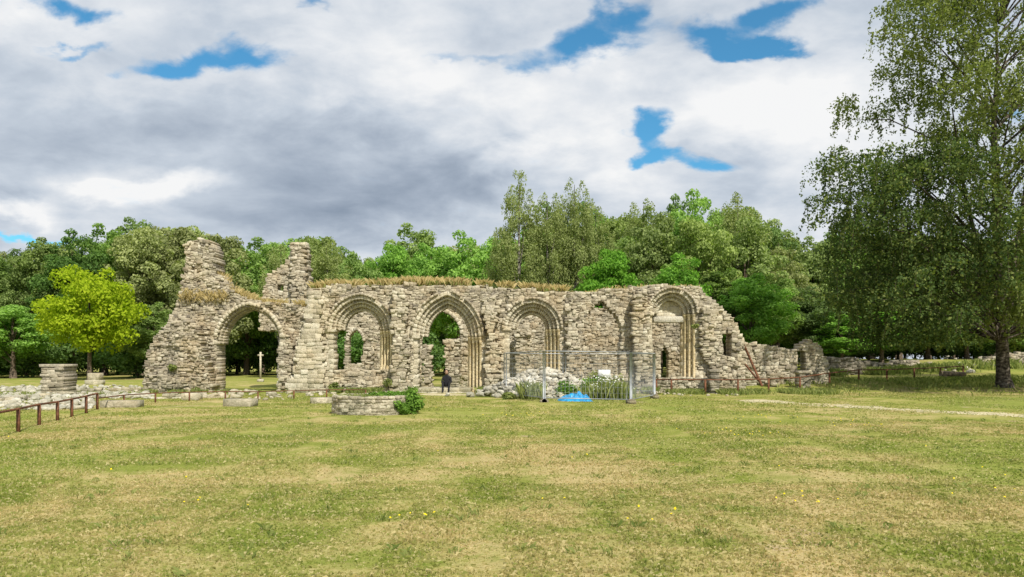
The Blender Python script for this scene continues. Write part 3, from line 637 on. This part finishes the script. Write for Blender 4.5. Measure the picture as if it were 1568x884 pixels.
# big birch on right
bt=empty('large_birch_tree'); YB=38.5; xb=X(1536,YB); bz=float(g(xb,YB))
def env(py):
    return float(np.interp(py,[-200,-60,0,60,130,200,240,300,350,420,480,520],[1480,1400,1350,1315,1282,1292,1250,1235,1232,1258,1285,1330]))
Ps=[];Ns=[];C=[]; V=[];Q=[]
def okp(x,y,py): return mn.noise(Vector((x*.28,y*.2,Z(py,YB)*.33)))>-.26
while len(C)<640:
    py=R.uniform(-200,515); el_=env(py); dl=(1536-el_)*YB/F; 
    if R.random()>(.45+.55*(dl/10.5)) : continue
    a=R.uniform(0,6.283); rr=math.sqrt(R.uniform(.06,1))
    x=xb+math.cos(a)*rr*dl*.95; y=YB+math.sin(a)*rr*dl*.75
    if not okp(x,y,py): continue
    C.append((x,y,Z(py,YB)))
while len(C)<840:
    py=R.uniform(235,525); el_=env(py); dl=(1536-el_)*YB/F
    a=R.uniform(2.2,5.2); rr=R.uniform(.4,.97); x=xb+math.cos(a)*rr*dl; y=YB+math.sin(a)*rr*dl*.7
    if mn.noise(Vector((x*.28,y*.2,Z(py,YB)*.33)))<-.34: continue
    C.append((x,y,Z(py,YB)))
for ci,c in enumerate(C):
    c=np.array(c); r=R.uniform(.45,1.05); k=int(165*r*r)+20
    dd=NR.randn(k,3); dd/=np.linalg.norm(dd,axis=1,keepdims=True)
    Ps.append(c+dd*r*np.array([1,1,.6])*(NR.rand(k,1)**.45)); Ns.append(dd*.6+NR.randn(k,3)*.8)
    for s in range(R.randint(3,6)):
        a=R.uniform(0,6.28); q=c+np.array([math.cos(a)*r*.9,math.sin(a)*r*.9,0]); L=R.uniform(.5,1.6); k=int(L*22)
        tt=NR.rand(k,1); sw=np.array([math.cos(a)*.18,math.sin(a)*.18,-1.])
        P=q+tt*sw*L+NR.randn(k,3)*.07; P=P[P[:,2]>2.0+.4*R.random()]; Ps.append(P); Ns.append(NR.randn(len(P),3))
        if s<2 and q[2]-L>2: tube(V,Q,[q+[0,0,.1],q+sw*L*.9],[.010,.004],4)
Ps=np.concatenate(Ps); Ns=np.concatenate(Ns)
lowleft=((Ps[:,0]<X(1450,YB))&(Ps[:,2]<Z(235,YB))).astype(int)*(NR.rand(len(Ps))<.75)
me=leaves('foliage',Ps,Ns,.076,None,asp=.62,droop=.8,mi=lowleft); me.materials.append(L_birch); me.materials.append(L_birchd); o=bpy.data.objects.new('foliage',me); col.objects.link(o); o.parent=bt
Vt=[];Qt=[]
tp=[Vector((xb+dx,YB+dy,z)) for dx,dy,z in [(.1,0,bz-.2),(0,0,bz+.5),(-.05,0,2.5),(-.1,.05,4.5),(-.3,.1,7),(-.2,.1,10),(-.5,0,13),(-.3,0,17),(-.4,0,21)]]
tube(Vt,Qt,tp,[.5,.33,.28,.25,.22,.18,.13,.08,.03],10)
tube(Vt,Qt,[tp[3],tp[3]+Vector((.9,.2,2.5)),tp[3]+Vector((1.6,.2,7)),tp[3]+Vector((2.0,.2,12))],[.18,.14,.1,.04],8)
tube(Vt,Qt,[tp[3],tp[3]+Vector((-1.2,-.4,2.)),tp[3]+Vector((-2.2,-.6,5.5)),tp[3]+Vector((-2.8,-.5,10))],[.16,.12,.08,.03],8)
for c in C[::6]:
    e=Vector(c); z=max(2.6,e.z-.28*math.hypot(e.x-xb,e.y-YB)*1.6-1); z=min(z,19)
    s=Vector((xb-.2,YB,z)); L=(e-s).length; m1=s.lerp(e,.35)+Vector((0,0,.10*L)); m2=s.lerp(e,.7)+Vector((0,0,.12*L)); r=.013*L**.7+.01
    tube(Vt,Qt,[s,m1,m2,e],[r,r*.7,r*.45,.01],5)
obj('trunk_and_limbs',npmesh('trunk',Vt,Qt),[M_obark],bt,True); obj('twigs',npmesh('twigs',V,Q),[M_bark],bt)
# ------------------------------------------------------------ sky / light
az=math.radians(27); el=math.radians(48)
sd=Vector((math.sin(az)*math.cos(el),-math.cos(az)*math.cos(el),math.sin(el)))
L=bpy.data.lights.new('sun','SUN'); L.energy=5.0; L.angle=math.radians(.55); L.color=(1,.94,.82)
o=bpy.data.objects.new('sun',L); col.objects.link(o); o.rotation_euler=sd.to_track_quat('Z','Y').to_euler()
w=bpy.data.worlds.new('World'); bpy.context.scene.world=w; w.use_nodes=True; w.node_tree.nodes.clear(); t=NT(w.node_tree)
sky=t.n('ShaderNodeTexSky',sky_type='NISHITA',sun_disc=False,sun_elevation=el,sun_rotation=math.atan2(sd.x,sd.y),air_density=1.,dust_density=.6,ozone_density=2.)
D=t.n('ShaderNodeTexCoord').outputs['Generated']; s=t.n('ShaderNodeSeparateXYZ',{0:D}); x_,y_,z_=s.outputs
zz=t.math('ADD',t.math('MAXIMUM',z_,0.0),.16)
cp=t.n('ShaderNodeCombineXYZ',{0:t.math('DIVIDE',x_,zz),1:t.math('DIVIDE',y_,zz),2:0.0}).outputs[0]
ay=t.math('MAXIMUM',t.math('ABSOLUTE',y_),.05)
uv=t.n('ShaderNodeCombineXYZ',{0:t.math('DIVIDE',x_,ay),1:t.math('DIVIDE',z_,ay),2:0.0}).outputs[0]
n1=t.noise(cp,1.15,3,.55,.1); n2=t.noise(cp,3.4,6,.6,.2)
n3n=t.n('ShaderNodeTexNoise',{'Vector':t.n('ShaderNodeVectorMath',{0:uv,1:(1.,1.7,1)},operation='MULTIPLY').outputs[0],'Scale':8.,'Detail':6,'Roughness':.55,'Distortion':.2}); n3=n3n.outputs[0]
wv=t.n('ShaderNodeVectorMath',{0:n3n.outputs['Color'],1:(-.5,-.5,-.5)},operation='ADD').outputs[0]
wv=t.n('ShaderNodeVectorMath',{0:wv,1:(.20,.11,0)},operation='MULTIPLY').outputs[0]
uvw=t.n('ShaderNodeVectorMath',{0:uv,1:wv},operation='ADD').outputs[0]
def blob(px,py,rx,ry,st=1.):
    d=t.n('ShaderNodeVectorMath',{0:uvw,1:(F/rx,F/ry,0),2:(-(px-CX)/rx,-(HY-py)/ry,0)},operation='MULTIPLY_ADD').outputs[0]
    l=t.n('ShaderNodeVectorMath',{0:d},operation='LENGTH').outputs['Value']
    return t.mr(l,1.5,.0,0,st)
def total(bl):
    a=None
    for b in bl:
        v=blob(*b); a=v if a is None else t.math('ADD',a,v)
    return a
hole=total([(245,108,80,25),(370,92,80,28),(905,80,60,38),(940,25,45,34,.9),(1090,48,105,32),(1160,72,60,22),(1190,12,60,26),(1005,195,46,42,1.05),(1030,238,65,20,1.),(130,12,65,24),(115,72,55,14,.75),(20,358,90,10,.9),(790,95,80,20,.75),(700,85,50,14,.6),(1550,180,50,28,.8),(490,0,40,14,.7)])
hm=t.mr(t.math('ADD',hole,t.math('MULTIPLY',t.math('SUBTRACT',n2,.5),1.6)),.2,.9)
br=total([(230,285,120,22,.5),(30,310,60,22,.5),(850,150,240,80,.25),(900,235,160,45,.28),(1150,170,180,90,.25),(620,120,200,60,.22),(1300,150,250,150,.18),(80,30,200,60,.2),(500,40,250,60,.12)])
dk=total([(560,275,240,75,.48),(160,205,240,50,.27),(470,335,240,35,.2),(420,190,180,45,.16),(700,170,70,25,.12),(1060,225,110,22,.2),(350,50,120,25,.12),(1250,40,200,40,.1)])
B=t.math('ADD',t.math('ADD',t.math('MULTIPLY',t.math('SUBTRACT',n1,.5),.6),t.math('MULTIPLY',t.math('SUBTRACT',n2,.5),.65)),.66)
B=t.math('ADD',B,t.math('MULTIPLY',t.math('SUBTRACT',n3,.5),.75))
B=t.math('SUBTRACT',t.math('ADD',B,br),dk)
cc=t.ramp(B,[(0,(2.3,2.9,3.8)),(.3,(3.8,4.45,5.4)),(.58,(5.6,6.25,7.1)),(.82,(7.6,7.95,8.4)),(1,(9.2,9.25,9.3))])
skyc=t.mix(1,sky.outputs[0],(.60,1.35,1.5),'MULTIPLY')
fc=t.mix(hm,cc,skyc)
fc=t.mix(t.mr(z_,.0,-.05),fc,(1.,1.1,.7))
bg=t.n('ShaderNodeBackground',{'Color':fc,'Strength':.1}); t.n('ShaderNodeOutputWorld',{0:bg.outputs[0]})
# ------------------------------------------------------------ camera
cam=bpy.data.cameras.new('camera'); cam.sensor_width=36; cam.lens=36*F/1568; cam.shift_y=(HY-441.8)/1568; cam.clip_end=4000; cam.clip_start=.1
co=bpy.data.objects.new('camera',cam); col.objects.link(co); co.location=(0,0,CH); co.rotation_euler=(math.pi/2,0,0); bpy.context.scene.camera=co
sc=bpy.context.scene; sc.view_settings.view_transform='Standard'; sc.view_settings.look='None'; sc.view_settings.exposure=0
print('objects',len(bpy.data.objects))
